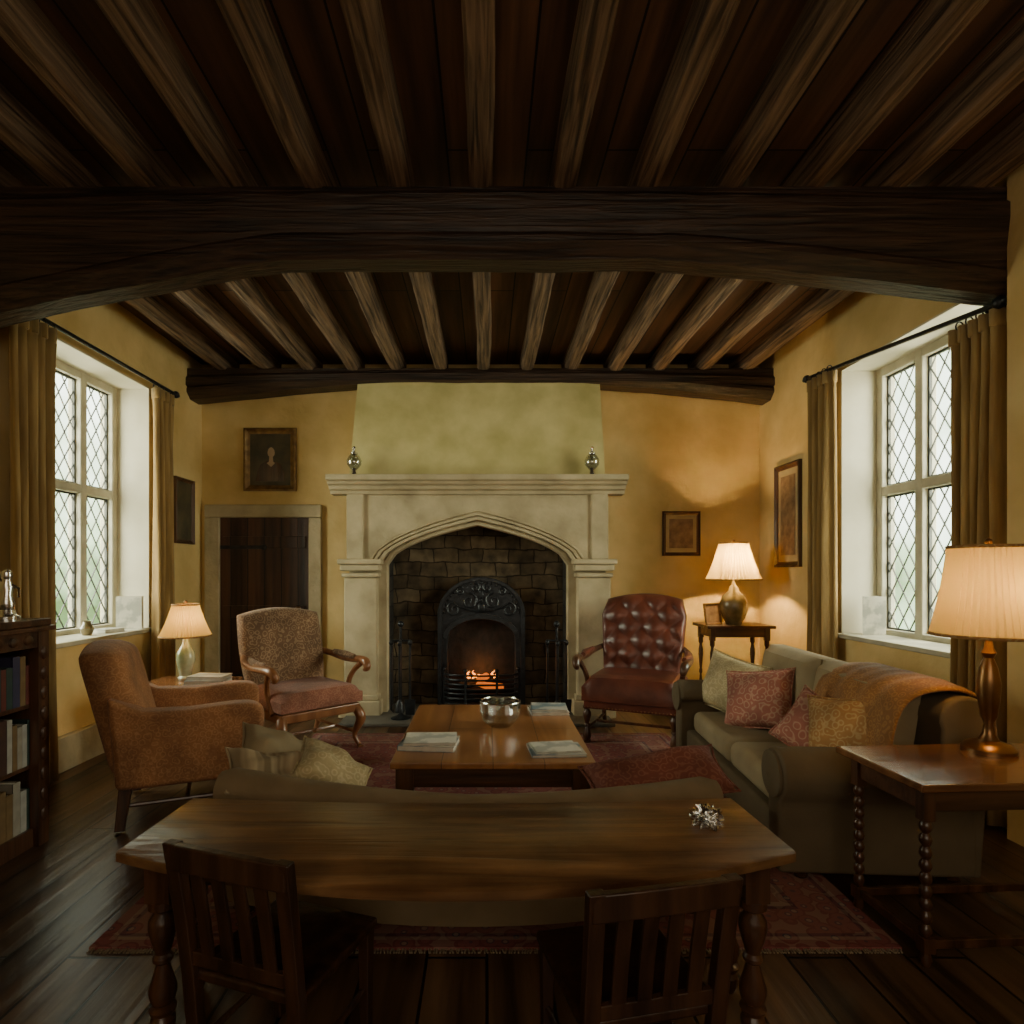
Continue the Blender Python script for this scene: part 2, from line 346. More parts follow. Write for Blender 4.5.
struct('baseboard_right',b2(new(),XR-.05,XR,3.04,YB,0,.2),STONE,bevel=.01)
bm=new(); b2(bm,-1.62,-1.36,YB-.04,YB,0,.2); b2(bm,1.18,XR-.05,YB-.04,YB,0,.2); struct('baseboard_back',bm,STONE,bevel=.008)
# door
dr=bpy.data.objects.new('door_1',None); C.objects.link(dr); dr['kind']='structure'; dr.location=(-2.25,YB,0)
obj('door_panel',b2(new(),-.45,.45,-.03,0,.01,1.9),DOORM,dr,bevel=.004)
bm=new(); 
for z in(.25,.95,1.65): b2(bm,-.42,.42,-.045,-.025,z-.06,z+.06)
obj('ledge',bm,DOORM,dr,bevel=.006)
bm=new(); b2(bm,-.6,-.45,-.06,0,0,1.9); b2(bm,.45,.58,-.06,0,0,1.9); b2(bm,-.6,.58,-.06,0,1.9,2.03); obj('door_frame',bm,STONE,dr,bevel=.012)
bm=new(); 
for z in(.3,1.6): b2(bm,-.44,.0,-.053,-.044,z-.018,z+.018); ball(bm,(0,-.048,z),.03,(1,.3,1))
obj('strap_hinge',bm,IRON,dr)
bm=new(); ball(bm,(.36,-.1,.98),.03); tube(bm,[(.36,-.03,.98),(.36,-.09,.98)],.01); obj('door_knob',bm,BRASS,dr)
# chimney breast
bm=new(); loft(bm,[[(-1.32,5.72,2.2),(1.13,5.72,2.2),(1.13,YB,2.2),(-1.32,YB,2.2)],[(-1.26,5.87,3.26),(1.1,5.87,3.26),(1.1,YB,3.26),(-1.26,YB,3.26)]])
struct('wall_chimney',bm,PLH,smooth=False)
# ------------------------------------------------------------ fireplace
XC=-.09
def tud(hw,spring,rise,n=24):
    o=[]
    for i in range(n+1):
        t=-1+2*i/n; o.append((XC+hw*t,spring+rise*(.5*(1-abs(t))+.5*math.sqrt(max(0,1-abs(t)**2.6)))))
    return o
fp=thing('fireplace','large pale stone fireplace with wide pointed arch opening and moulded mantel shelf','fireplace',(0,5.9,0))
def fo(name,bm,m,par=fp,**k):
    for v in bm.verts: v.co.y-=5.9
    return obj(name,bm,m,par,**k)
ap=tud(.85,1.42,.37)
bm=new(); prism(bm,[(-1.3,0),(-1.3,2.12),(1.12,2.12),(1.12,0),(XC+.85,0)]+ap[::-1]+[(XC-.85,0)],5.66,5.78); fo('arched_surround',bm,STONE,bevel=.01)
bm=new(); 
for (o1,o2,y) in((.0,.045,5.635),(.06,.1,5.6),(.115,.15,5.62),(.165,.19,5.64)):
    a=tud(.85+o1,1.42,.37+o1*.8); b=tud(.85+o2,1.42,.37+o2*.8)
    prism(bm,a+b[::-1],y,5.67)
fo('arch_moulding',bm,STONE,bevel=.006)
for s,x0,x1 in((-1,-1.36,-.99),(1,.81,1.18)):
    pl=fo('pilaster',b2(new(),x0+.03,x1-.03,5.57,5.67,.2,1.3),STONE,bevel=.015)
    bm=new(); b2(bm,x0+.01,x1-.01,5.55,5.67,1.3,1.34); b2(bm,x0,x1,5.53,5.67,1.36,1.42); b2(bm,x0-.02,x1+.02,5.51,5.67,1.42,1.47); fo('capital',bm,STONE,pl,bevel=.012)
    bm=new(); b2(bm,x0-.01,x1+.01,5.52,5.67,0,.16); b2(bm,x0+.01,x1-.01,5.545,5.67,.16,.21); fo('plinth',bm,STONE,pl,bevel=.012)
    fo('upper_pier',b2(new(),x0+.04 if s<0 else x0+.17,x1-.17 if s<0 else x1-.04,5.63,5.67,1.47,2.1),STONE,bevel=.01)
bm=new(); prism(bm,[(5.67,2.08),(5.62,2.08),(5.61,2.11),(5.57,2.12),(5.55,2.15),(5.51,2.16),(5.49,2.185),(5.45,2.19),(5.445,2.21),(5.445,2.24),(5.76,2.24),(5.76,2.08)],-1.47,1.29,'yz'); fo('mantel_shelf',bm,STONE,bevel=.004)
bm=new(); b2(bm,XC-.95,XC+.95,6.03,6.095,0,2.0); fo('firebox_back',bm,RUBBLE,smooth=False)
for a,b in((-1.05,-.94),(.76,.87)):
    fo('firebox_side',b2(new(),a,b,5.78,6.05,0,2.0),SOOT,smooth=False)
fo('firebox_top',b2(new(),-.94,.76,5.78,6.05,1.95,2.1),SOOT,smooth=False)
fo('hearth',b2(new(),-1.3,1.12,5.22,6.03,0,.03),HEARTH,bevel=.008)
# iron insert
ins=thing('cast_iron_fire_insert','black cast iron arched fire insert with scrolled relief hood and barred grate','fireplace insert',(-.055,5.98,.03))
def io(name,bm,m=IRON,**k): return obj(name,bm,m,k.pop('par',ins),**k)
def archpts(hw,zs,rise,n=20): return [(hw*math.cos(PI*i/n),zs+rise*math.sin(PI*i/n)) for i in range(n+1)]
o1=archpts(.43,.9,.37); i1=archpts(.33,.66,.2)
bm=new(); prism(bm,[(.43,0)]+o1+[(-.43,0),(-.33,0)]+i1[::-1]+[(.33,0)],-.09,.04); io('arched_frame',bm,bevel=.008)
bm=new(); a=archpts(.43,.9,.37); b=archpts(.39,.9,.335); prism(bm,a+b[::-1],-.12,-.08); a=archpts(.37,.68,.23); b=archpts(.33,.66,.2); prism(bm,a+b[::-1],-.13,-.08)
b2(bm,-.43,-.385,-.115,-.08,0,.9); b2(bm,.385,.43,-.115,-.08,0,.9); io('rim_moulding',bm,bevel=.004)
bm=new()
def curl(cx,cz,r,a0,turn,s):
    pts=[]
    for i in range(19):
        f=i/18; a=a0+s*turn*f; rr=r*(1-.8*f); pts.append((cx+rr*math.cos(a),-.1,cz+rr*math.sin(a)))
    tube(bm,pts,[.013-.007*i/18 for i in range(19)],6)
for s in(-1,1):
    curl(s*.12,1.03,.085,PI/2,2.6*PI,s); curl(s*.27,.95,.075,PI/2,2.6*PI,-s); curl(s*.06,1.16,.05,PI/2,2.4*PI,s); curl(s*.2,1.13,.045,PI/2,2.4*PI,-s)
    tube(bm,[(0,-.1,.93),(s*.1,-.1,.94),(s*.2,-.1,.97),(s*.3,-.1,1.03)],[.012,.012,.01,.005],6)
for k in range(7):
    a=PI*(k+.5)/7; ball(bm,(.07*math.cos(a),-.1,.97+.07*math.sin(a)),.016,(1,.6,1))
ball(bm,(0,-.1,.97),.045,(1,.5,1.2)); ball(bm,(0,-.1,1.1),.03,(.8,.5,1.6))
for k in range(23): a=PI*(k+.5)/23; ball(bm,(.37*math.cos(a),-.095,.9+.315*math.sin(a)),.012,seg=8)
io('relief_hood',bm)
bm=new(); b2(bm,-.33,.33,.0,.035,0,.86); io('fire_back',bm,COAL)
bm=new()
for k in range(6):
    z=.1+k*.045; tube(bm,[(-.36,-.1,z),(-.3,-.19,z),(-.15,-.23,z),(0,-.24,z),(.15,-.23,z),(.3,-.19,z),(.36,-.1,z)],.011,6)
for x,y in((-.36,-.1),(.36,-.1),(-.15,-.23),(.15,-.23)): tube(bm,[(x,y,.0),(x,y,.36)],.014,6); ball(bm,(x,y,.37),.022)
io('grate_bars',bm)
bm=new(); prism(bm,[(-.38,-.05),(-.32,-.2),(-.15,-.25),(.15,-.25),(.32,-.2),(.38,-.05)],0,.06,'xy'); io('ash_pan',bm,bevel=.006)
for k,(x,y,z,rz,L) in enumerate(((-.02,-.08,.2,.2,.34),(.08,-.12,.24,-.4,.28),(-.12,-.1,.25,.6,.24),(.02,-.07,.31,1.2,.22),(.15,-.06,.2,.1,.2))):
    bm=new(); rg=[(-L/2+L*i/6,.0+.006*random.uniform(-1,1),.006*random.uniform(-1,1)) for i in range(7)]; tube(bm,rg,[.03,.036,.034,.038,.034,.036,.028],9)
    tag(obj('fire_log',bm,EMB if k%2 else COAL,loc=(-.055+x,5.98+y,z),rot=(0,0,rz)),'burning log lying in the iron fire grate','log','logs in the grate')
bm=new()
for k in range(8):
    x=random.uniform(-.15,.15); y=random.uniform(-.1,-.03); h=random.uniform(.04,.09); z0=.27
    tube(bm,[(x+.015*math.sin(i*1.3+k),y,z0+h*i/6) for i in range(7)],[.005,.011,.013,.01,.007,.004,.001],7)
f=obj('flames',bm,FLAME,loc=(-.055,5.98,.03)); tag(f,'small orange flames rising from the logs in the grate','fire')['kind']='stuff'
def stand(x,y,labelpos):
    t=thing('fire_iron_stand','black wrought iron stand for fire tools '+labelpos,'fire tool stand',(x,y,.03))
    bm=new(); lathe(bm,[(.09,0),(.09,.012),(.03,.03),(.012,.05)]); obj('base',bm,IRON,t)
    bm=new(); tube(bm,[(0,0,.04),(0,0,.82)],.012); ball(bm,(0,0,.85),.03); obj('pole',bm,IRON,t)
    bm=new(); tube(bm,[(-.09,0,.7),(.09,0,.7)],.01); tube(bm,[(0,-.07,.7),(0,.07,.7)],.01); obj('hook_bar',bm,IRON,t)
    for (dx,dy,kind) in((-.085,0,'poker'),(.085,0,'shovel'),(0,-.07,'brush')):
        q=thing('fire_'+kind,'iron fire %s hanging on the stand %s'%(kind,labelpos),kind,(x+dx,y+dy,.03))
        bm=new(); tube(bm,[(0,0,.16),(0,0,.66)],.01); ball(bm,(0,0,.68),.022,(1,1,1.3)); obj('handle',bm,IRON,q)
        bm=new()
        if kind=='poker': tube(bm,[(0,0,.17),(0,0,.08),(.02,0,.05)],[.01,.01,.004])
        elif kind=='shovel': box(bm,(0,0,.1),(.1,.012,.14),tx=.8)
        else: lathe(bm,[(.012,.18),(.035,.15),(.042,.07)])
        obj('head',bm,IRON,q,bevel=.003 if kind=='shovel' else 0)
stand(-.78,5.42,'at the left side of the hearth'); stand(.63,5.42,'at the right side of the hearth')
def ornament(x,lab):
    t=thing('glass_ornament',lab,'ornament',(x,5.6,2.24))
    bm=new(); lathe(bm,[(.06,0),(.06,.015),(.025,.03),(.02,.06),(.035,.075)]); obj('foot',bm,SILV,t)
    bm=new(); lathe(bm,[(.035,.075),(.065,.11),(.07,.15),(.05,.19),(.03,.21)],n=16); obj('glass_body',bm,CRYS,t)
    bm=new(); lathe(bm,[(.032,.21),(.035,.22),(.014,.235),(.014,.25)]); ball(bm,(0,0,.265),.018); obj('lid',bm,SILV,t)
ornament(-1.24,'small silver and glass ornament at the door end of the mantel shelf')
ornament(.98,'small silver and glass ornament on the mantel shelf end nearest the glowing corner lamp')
# ------------------------------------------------------------ pictures
def picture(lab,loc,rz,w,h,fw,fm,cm,mount=False,figure=None):
    t=thing('framed_picture',lab,'picture',loc,rz)
    bm=new(); prof=[(0,0),(0,-.03),(fw*.3,-.035),(fw*.6,-.02),(fw,-.012),(fw,0)]
    rings=[]
    for sx,sz in((-1,-1),(1,-1),(1,1),(-1,1),(-1,-1)):
        rings.append([(sx*(w/2-a),b,sz*(h/2-a)) for a,b in prof])
    loft(bm,rings,cap=False); obj('frame',bm,fm,t,ang=20)
    obj('canvas',b2(new(),-w/2+fw*.8,w/2-fw*.8,-.01,0,-h/2+fw*.8,h/2-fw*.8),cm if not mount else MOUNT,t,smooth=False)
    if mount: obj('print',b2(new(),-w/2+fw*2,w/2-fw*2,-.014,-.009,-h/2+fw*2.2,h/2-fw*2.2),cm,t,smooth=False)
    if figure:
        bm=new(); prism(bm,[(.01+math.cos(a*PI/8)*.036*(1-.12*math.sin(a*PI/8)),.075+math.sin(a*PI/8)*.05) for a in range(16)],-.014,-.009); obj('painted_face',bm,SKIN,t,smooth=False)
        bm=new(); prism(bm,[(-.008,.035),(.026,.035),(.03,-.02),(.05,-.035),(.01,-.075),(-.035,-.035),(-.012,-.02)],-.0135,-.009); obj('painted_neck',bm,SKIN,t,smooth=False)
        bm=new(); prism(bm,[(-.15,-.22),(.15,-.22),(.14,-.12),(.11,-.05),(.04,-.01),(-.03,-.01),(-.1,-.05),(-.13,-.12)],-.0125,-.009); obj('painted_robe',bm,OAK,t,smooth=False)
picture('gilt framed dark portrait hanging above the old oak door',(-2.2,YB,2.49),0,.53,.64,.06,GILT,CANVD,figure=1)
picture('small brown framed print on back wall beside the glowing corner lamp',(1.97,YB,1.74),0,.38,.45,.035,OAK,CANVB,True)
picture('small dark framed picture on left wall between curtain and back corner',(XL,5.72,1.93),R(90),.36,.62,.035,OAK,CANVD)
picture('tall framed picture on right wall between back corner and curtain',(XR,5.5,1.87),R(-90),.46,.95,.05,OAK,CANVB,True)
# ------------------------------------------------------------ curtains
def curtain(lab,x,d0,d1,zt,zb,folds,side,amp=.03):
    t=thing('curtain',lab,'curtain',(x,(d0+d1)/2,zb),0); w=d1-d0; H=zt-zb; N=folds*10; bm=new(); rg=[]
    for j in range(16):
        v=j/15; z=H*(1-v); row=[]
        sp=1-.12*math.sin(PI*min(1,v*1.1))
        for i in range(N+1):
            u=i/N-.5; a=amp+.016*v
            row.append((a*math.sin(2*PI*folds*i/N+.5*math.sin(v*3+i*.05))+.014*noise.noise((i*.2,v*2,side)),w*u*sp+.014*noise.noise((i*.3,v*3,side+4)),z))
        rg.append(row)
    loft(bm,rg,cap=False,closed=False); obj('drape',bm,CURT,t,solid=.008,ang=80)
    bm=new(); rg=[]
    for z in(H-.09,H-.07,H):
        rg.append([((amp+.006)*math.sin(2*PI*folds*i/N),w*(i/N-.5),z) for i in range(N+1)])
    loft(bm,rg,cap=False,closed=False); obj('heading_tape',bm,CURT,t,solid=.014,ang=80)
    for k in range(folds):
        y=-w/2+w*(k+.5)/folds; bm=new(); tube(bm,[(.0+.022*math.cos(a*PI/6),y,H+.015+.028*math.sin(a*PI/6)) for a in range(13)],.004,6); obj('curtain_ring',bm,IRON,t)
curtain('gold velvet curtain nearest the bookcase beside left window',-2.79,3.5,3.88,2.9,.02,5,1,.035)
curtain('gold velvet curtain at far side of left window beside the small framed picture',-2.79,5.02,5.32,2.9,.02,4,2,.035)
curtain('gold velvet curtain at near side of right window behind the large lamp',2.69,3.1,3.45,2.73,.02,5,3,.038)
curtain('gold velvet curtain at far side of right window beside the tall framed picture',2.66,4.62,4.92,2.91,.02,4,4,.035)
def rod(lab,x,d0,d1,za,zb,side):
    t=thing('curtain_rod',lab,'curtain rod',(x,(d0+d1)/2,(za+zb)/2)); w=(d1-d0)/2; dz=(zb-za)/2
    bm=new(); tube(bm,[(0,-w,-dz),(0,w,dz)],.015,12); obj('pole',bm,IRON,t)
    for s in(-1,1):
        bm=new(); ball(bm,(0,s*(w+.03),s*dz),.032); ball(bm,(0,s*(w+.065),s*dz),.018); obj('finial',bm,IRON,t)
        bm=new(); tube(bm,[(0,s*(w-.05),s*dz-.01),(side*.1,s*(w-.05),s*dz-.03)],.01); obj('bracket',bm,IRON,t)
rod('black iron curtain rod above the left window',-2.79,3.42,5.35,2.94,2.94,-1)
rod('black iron curtain rod above the right window',2.67,3.16,4.98,2.755,2.96,1)
# ------------------------------------------------------------ rug
rg_=thing('persian_rug','large worn red Persian rug spread beneath the sofas and coffee table','rug',(0.03,3.56,0))
obj('pile',b2(new(),-RHX,RHX,-RHY,RHY,.001,.012),RUG,rg_,smooth=False)
for s in(-1,1):
    bm=new()
    for k in range(260):
        x=-RHX+.01+(2*RHX-.02)*k/259; box(bm,(x+random.uniform(-.003,.003),s*(RHY+.011),.005),(.005,.022,.005),(0,0,random.uniform(-.3,.3)))
    obj('fringe',bm,FRNG,rg_,smooth=False)
# ------------------------------------------------------------ sofas
def sofa(name,lab,loc,rz,W,D,H,seat,arm,mb,mc,nc=2):
    t=thing(name,lab,'sofa',loc,rz); aw=.2
    obj('base_frame',b2(new(),-W/2+.08,W/2-.08,-D/2+.05,D/2-.04,.06,seat-.13),mb,t,bevel=.02)
    for s in(-1,1):
        xi=s*(W/2-aw+.02); xo=s*(W/2-.055); xc=s*(W/2-.115); r=.115
        pts=[(xi,.05),(xi,arm-r-.03)]+[(xc-s*r*math.cos(a),arm-r+r*math.sin(a)) for a in [PI*k/14*1.25 for k in range(15)]]+[(xo,arm-2*r),(xo,.05)]
        a=obj('arm',prism(new(),pts,-D/2,D/2-.06),mb,t,bevel=.02,seg=3)
        bm=new(); lathe(bm,[(.1,0),(.1,.012),(.07,.022),(.03,.022),(.0005,.03)],n=24)
        for v in bm.verts: v.co=Vector((v.co.x+xc,-D/2-v.co.z,v.co.y+arm-r))
        obj('arm_scroll',bm,mb,a)
    yb=D/2
    pts=[(yb-.04,.05),(yb-.24,.05),(yb-.2,H-.14)]+[(yb-.1-.11*math.cos(a),H-.11+.11*math.sin(a)) for a in [PI*k/10 for k in range(11)]]+[(yb+.0,H-.16)]
    obj('backrest',prism(new(),pts,-W/2+.06,W/2-.06,'yz'),mb,t,bevel=.015,seg=3)
    cw=(W-2*aw)/nc
    for i in range(nc):
        xc=-W/2+aw+cw*(i+.5)
        obj('seat_cushion',box(new(),(xc,-.07,seat-.06),(cw-.008,D-.3,.15)),mc,t,bevel=.05,seg=4)
        bm=pad(cw-.02,H-seat+.02,.12,puff=.05,z0=0,lean=.15,N=14,M=14); obj('back_cushion',bm,mc,t,loc=(xc,yb-.3,seat+.01))
    for sx in(-1,1):
        for sy in(-1,1):
            bm=new(); turned(bm,sx*(W/2-.12),sy*(D/2-.12),0.013,.07,.03); obj('foot',bm,OAK,t)
    return t
SL=(1.75,3.44,0); SR=R(-93.5)
sofa('sofa','olive fabric sofa with scatter cushions standing under the right window',SL,SR,1.88,.88,.82,.37,.58,SOFA,SOFAC)
bm=new(); rg=[]
for i in range(25):
    x=.14+.72*i/24; t=abs(i-12)/12; dr=-.02*max(0,t-.75)*4
    rg.append([(x,y+.005*math.sin(i*1.1+z*9),z+.032+dr+.004*math.sin(i*1.7)) for y,z in((.03,.4),(.035,.52),(.05,.66),(.08,.75),(.13,.8),(.2,.825),(.28,.835),(.36,.825),(.43,.78),(.465,.7),(.475,.6),(.48,.45))])
loft(bm,rg,cap=False,closed=False)
tw=obj('throw_blanket',bm,THROW,loc=SL,rot=(0,0,SR),solid=.02,ang=80,sub=1); tag(tw,'rust gold velvet throw fitted over near end of the olive sofa back','throw')
def cushion(lab,loc,rot,w,h,t,m,nm='cushion',cr=.35):
    o=thing(nm,lab,'cushion',loc,rot=rot); obj('cover',pillow(w,h,t,cr=cr),m,o,ang=80,sub=1)
    bm=new(); pts=[]
    for k in range(41):
        s=k/10; e=int(s)%4; f=s-int(s); u,v=[(-1+2*f,-1),(1,-1+2*f),(1-2*f,1),(-1,1-2*f)][e]
        pts.append((w/2*u*(1-.09*(1-v*v)*abs(u)),0,h/2*v*(1-.09*(1-u*u)*abs(v))))
    tube(bm,pts,.005,6); obj('piping',bm,m,o)
    return o
cushion('cream brocade cushion at the far end of the olive sofa',(1.66,4.07,.58),(R(-18),R(8),R(-66)),.5,.4,.16,CREAM)
cushion('square dusty rose floral cushion next to the cream cushion on olive sofa',(1.68,3.72,.56),(R(-20),R(-10),R(-55)),.46,.38,.16,PINK)
cushion('rose patterned cushion tucked behind the gold cushion on olive sofa',(1.69,3.06,.53),(R(-18),R(28),R(-58)),.38,.32,.14,PINK)
cushion('gold floral cushion leaning by near arm of the olive sofa',(1.72,2.89,.57),(R(-14),R(-8),R(-58)),.36,.36,.15,GOLD)
fs=thing('curved_sofa','low brown sofa with gently curved back seen from behind the long desk','sofa',(-.07,2.45,0))
def yo(x): return -.34+.2*(abs(x)/1.0)**2
bm=new(); rg=[]
for k in range(31):
    x=-.98+1.96*k/30; y=yo(x); zt=.535+(.05 if x<0 else .01)*abs(x)
    prof=[(y+.02,.09),(y,.3),(y,zt-.06)]+[(y+.075-.08*math.cos(a),zt-.07+.07*math.sin(a)) for a in [PI*q/8 for q in range(9)]]+[(y+.16,zt-.12),(y+.2,.3),(y+.2,.09)]
    e=1
    if k in(0,30): e=.96
    rg.append([(x,py,pz*e) for py,pz in prof])
loft(bm,rg); obj('backrest',bm,SOFAF,fs,ang=50)
obj('base_frame',b2(new(),-.92,.92,-.1,.33,.09,.2),SOFAF,fs,bevel=.02)
for i in range(2): obj('seat_cushion',box(new(),(-.41+.82*i,.12,.25),(.8,.46,.12)),SOFAF,fs,bevel=.04,seg=4)
for s in(-1,1):
    pts=[(s*.84,.09),(s*.84,.4)]+[(s*(.92-.08*math.cos(a)),.4+.08*math.sin(a)) for a in [PI*q/8 for q in range(1,9)]]+[(s*1.0,.09)]
    obj('arm',prism(new(),pts,-.12,.36),SOFAF,fs,bevel=.02,seg=3)
    for y in(-.08,.3): bm=new(); turned(bm,s*.88,y,.013,.1,.03); obj('foot',bm,OAK,fs)
cushion('striped beige and brown cushion slumped at left end of curved brown sofa',(-.84,2.5,.5),(R(-68),R(16),R(30)),.48,.28,.14,STRIPE,cr=.8)
cushion('cream brocade cushion leaning on the striped one on the curved brown sofa',(-.66,2.56,.49),(R(-62),R(30),R(16)),.34,.26,.12,CREAM,cr=.8)
cushion('plain olive cushion behind the striped one at left end of curved brown sofa',(-.93,2.68,.53),(R(-55),R(24),R(30)),.36,.26,.12,SOFAC,cr=.8)
cushion('crimson tapestry cushion lying along right end of the curved brown sofa back',(.7,2.47,.5),(R(-58),R(-7),R(7)),.6,.24,.15,REDC)
# ------------------------------------------------------------ coffee table
ct=thing('coffee_table','low square oak coffee table with planked top on the red rug','coffee table',(.03,3.6,.012))
obj('tabletop',b2(new(),-.51,.51,-.65,.65,.365,.4),COFF,ct,bevel=.008)
bm=new(); b2(bm,-.46,.46,-.6,-.575,.26,.365); b2(bm,-.46,.46,.575,.6,.26,.365); b2(bm,-.46,-.435,-.575,.575,.26,.365); b2(bm,.435,.46,-.575,.575,.26,.365); obj('apron',bm,OAKX,ct,bevel=.004)
for sx in(-1,1):
    for sy in(-1,1):
        bm=new(); b2(bm,sx*.44-.045,sx*.44+.045,sy*.57-.045,sy*.57+.045,.24,.365); turned(bm,sx*.44,sy*.57,.06,.24,.04); b2(bm,sx*.44-.035,sx*.44+.035,sy*.57-.035,sy*.57+.035,0,.06); obj('leg',bm,OAK,ct,ang=30)
ZT=.412
bw=thing('glass_bowl','cut glass bowl in middle of the low oak coffee table','bowl',(.08,3.66,ZT))
bm=new(); lathe(bm,[(.06,0),(.07,.01),(.1,.04),(.118,.09),(.122,.15),(.114,.15),(.108,.09),(.09,.045),(.001,.02)],n=28,rip=.06); obj('bowl_body',bm,CRYS,bw,ang=15)
bm=new(); tube(bm,[(.119*math.cos(a*PI/16),.119*math.sin(a*PI/16),.152) for a in range(33)],.006,6); obj('rim',bm,SILV,bw)
def magazine(lab,loc,rz,w,d,t,m,nm='magazine',cat='magazine',group=None):
    o=thing(nm,lab,cat,loc,rz,group)
    bm=new(); b2(bm,-w/2,w/2,-d/2,d/2,0,.003); b2(bm,-w/2,w/2,-d/2,d/2,t-.003,t); b2(bm,-w/2,-w/2+.004,-d/2,d/2,0,t); obj('cover',bm,m,o,smooth=False)
    obj('pages',b2(new(),-w/2+.004,w/2-.004,-d/2+.003,d/2-.003,.003,t-.003),PAPER,o,smooth=False); return o
magazine('thick blue grey book lowest of left stack on the coffee table',(-.31,3.24,ZT),R(-6),.3,.22,.028,COVB,'book','book')
magazine('pale magazine lying on top of left stack on the coffee table',(-.305,3.245,ZT+.028),R(2),.28,.21,.016,COVW)
magazine('pale magazine at far right corner of the coffee table, lower one',(.41,4.03,ZT),R(4),.25,.22,.02,COVW)
magazine('blue grey magazine lying on the pale one at far right coffee table corner',(.415,4.04,ZT+.02),R(-3),.24,.21,.016,COVB)
magazine('blue grey magazine at near right corner of the coffee table, underneath',(.36,3.14,ZT),R(4),.28,.22,.015,COVB)
magazine('pale booklet on top of the magazine at near right corner of coffee table',(.355,3.145,ZT+.015),R(8),.24,.19,.01,COVW,'booklet','booklet')
# ------------------------------------------------------------ desk
dk=thing('long_desk','long worn oak desk with bowed front behind the curved sofa','desk',(-.085,1.84,0))
bm=new(); rg=[]
for k in range(25):
    t=-1+2*k/24; x=.935*t; xb=.915*t; yf=-.19-.2*(1-t*t); yb=.215-.05*(1-t*t); rg.append([(x,yf,.553),(xb,yb,.553),(xb,yb,.576),(xb,yb-.01,.58),(x,yf+.008,.58),(x,yf,.576)])
loft(bm,rg); obj('desktop',bm,DESK,dk,ang=30)
bm=new(); b2(bm,-.86,.86,-.12,-.095,.45,.553); b2(bm,-.86,.86,.1,.125,.45,.553); b2(bm,-.86,-.835,-.1,.1,.45,.553); b2(bm,.835,.86,-.1,.1,.45,.553); obj('apron',bm,CHW,dk,bevel=.004)
for sx in(-1,1):
    for y in(-.09,.1):
        bm=new(); x=sx*.86; b2(bm,x-.035,x+.035,y-.035,y+.035,.4,.553); turned(bm,x,y,.07,.4,.04); lathe(bm,[(.022,0),(.032,.02),(.034,.05),(.02,.07)],(x,y,0),14); obj('leg',bm,OAK,dk,ang=35)
bm=new(); bmesh.ops.create_icosphere(bm,subdivisions=4,radius=.05)
for v in bm.verts:
    n_=v.co.normalized(); v.co=n_*(.034+.035*abs(noise.noise(n_*4))+.012*noise.noise(n_*11)); v.co.z=max(-.02,v.co.z*.8)
o=obj('silver_ornament',bm,SILV,loc=(.67,1.83,.601),ang=25); tag(o,'small crumpled silver and glass ornament on right end of long desk','ornament')
def desk_chair(lab,loc,rz,hs=1):
    t=thing('slatted_desk_chair',lab,'chair',loc,rz,None); sh=.33
    obj('seat',box(new(),(0,.2,sh),(.35,.36,.03),tx=.98),CHW,t,bevel=.01,seg=3)
    for s in(-1,1):
        bm=new(); rg=[(s*.155,.035,0),(s*.155,.03,.2),(s*.157,.018,.34),(s*.159,-.004,.5),(s*.163,-.035,.69)]
        loft(bm,[[(x+a*.02,y+b*.015,z*hs) for a,b in((-1,-1),(1,-1),(1,1),(-1,1))] for x,y,z in rg]); obj('back_post',bm,CHW,t,bevel=.004)
        bm=new(); box(bm,(s*.15,.35,.16),(.036,.036,.32),tx=.75,ty=.75); obj('front_leg',bm,CHW,t,bevel=.004)
        bm=new(); tube(bm,[(s*.153,.04,.15),(s*.15,.34,.15)],.009); obj('side_stretcher',bm,CHW,t)
    bm=new(); loft(bm,[[(x,-.034-.012*(1-(x/.18)**2)+a*.012,(.655+b*.032+.006*(1-(x/.18)**2))*hs) for a,b in((-1,-1),(1,-1),(1,1),(-1,1))] for x in [-.175+.35*k/10 for k in range(11)]]); obj('top_rail',bm,CHW,t,bevel=.005)
    obj('lower_rail',box(new(),(0,.012,.385*hs),(.3,.018,.035)),CHW,t,bevel=.003)
    for k in range(4):
        x=-.093+.062*k; bm=new(); loft(bm,[[(x+a*.018,y+b*.005,z*hs) for a,b in((-1,-1),(1,-1),(1,1),(-1,1))] for y,z in((.01,.39),(-.008,.51),(-.034,.64))]); obj('slat',bm,CHW,t,bevel=.002)
    return t
desk_chair('slatted oak chair pulled up askew to left half of the long desk',(-.605,1.45,.0),R(-19))
desk_chair('slatted dark chair pulled up to right half of the long desk',(.385,1.35,0),R(12),.965)
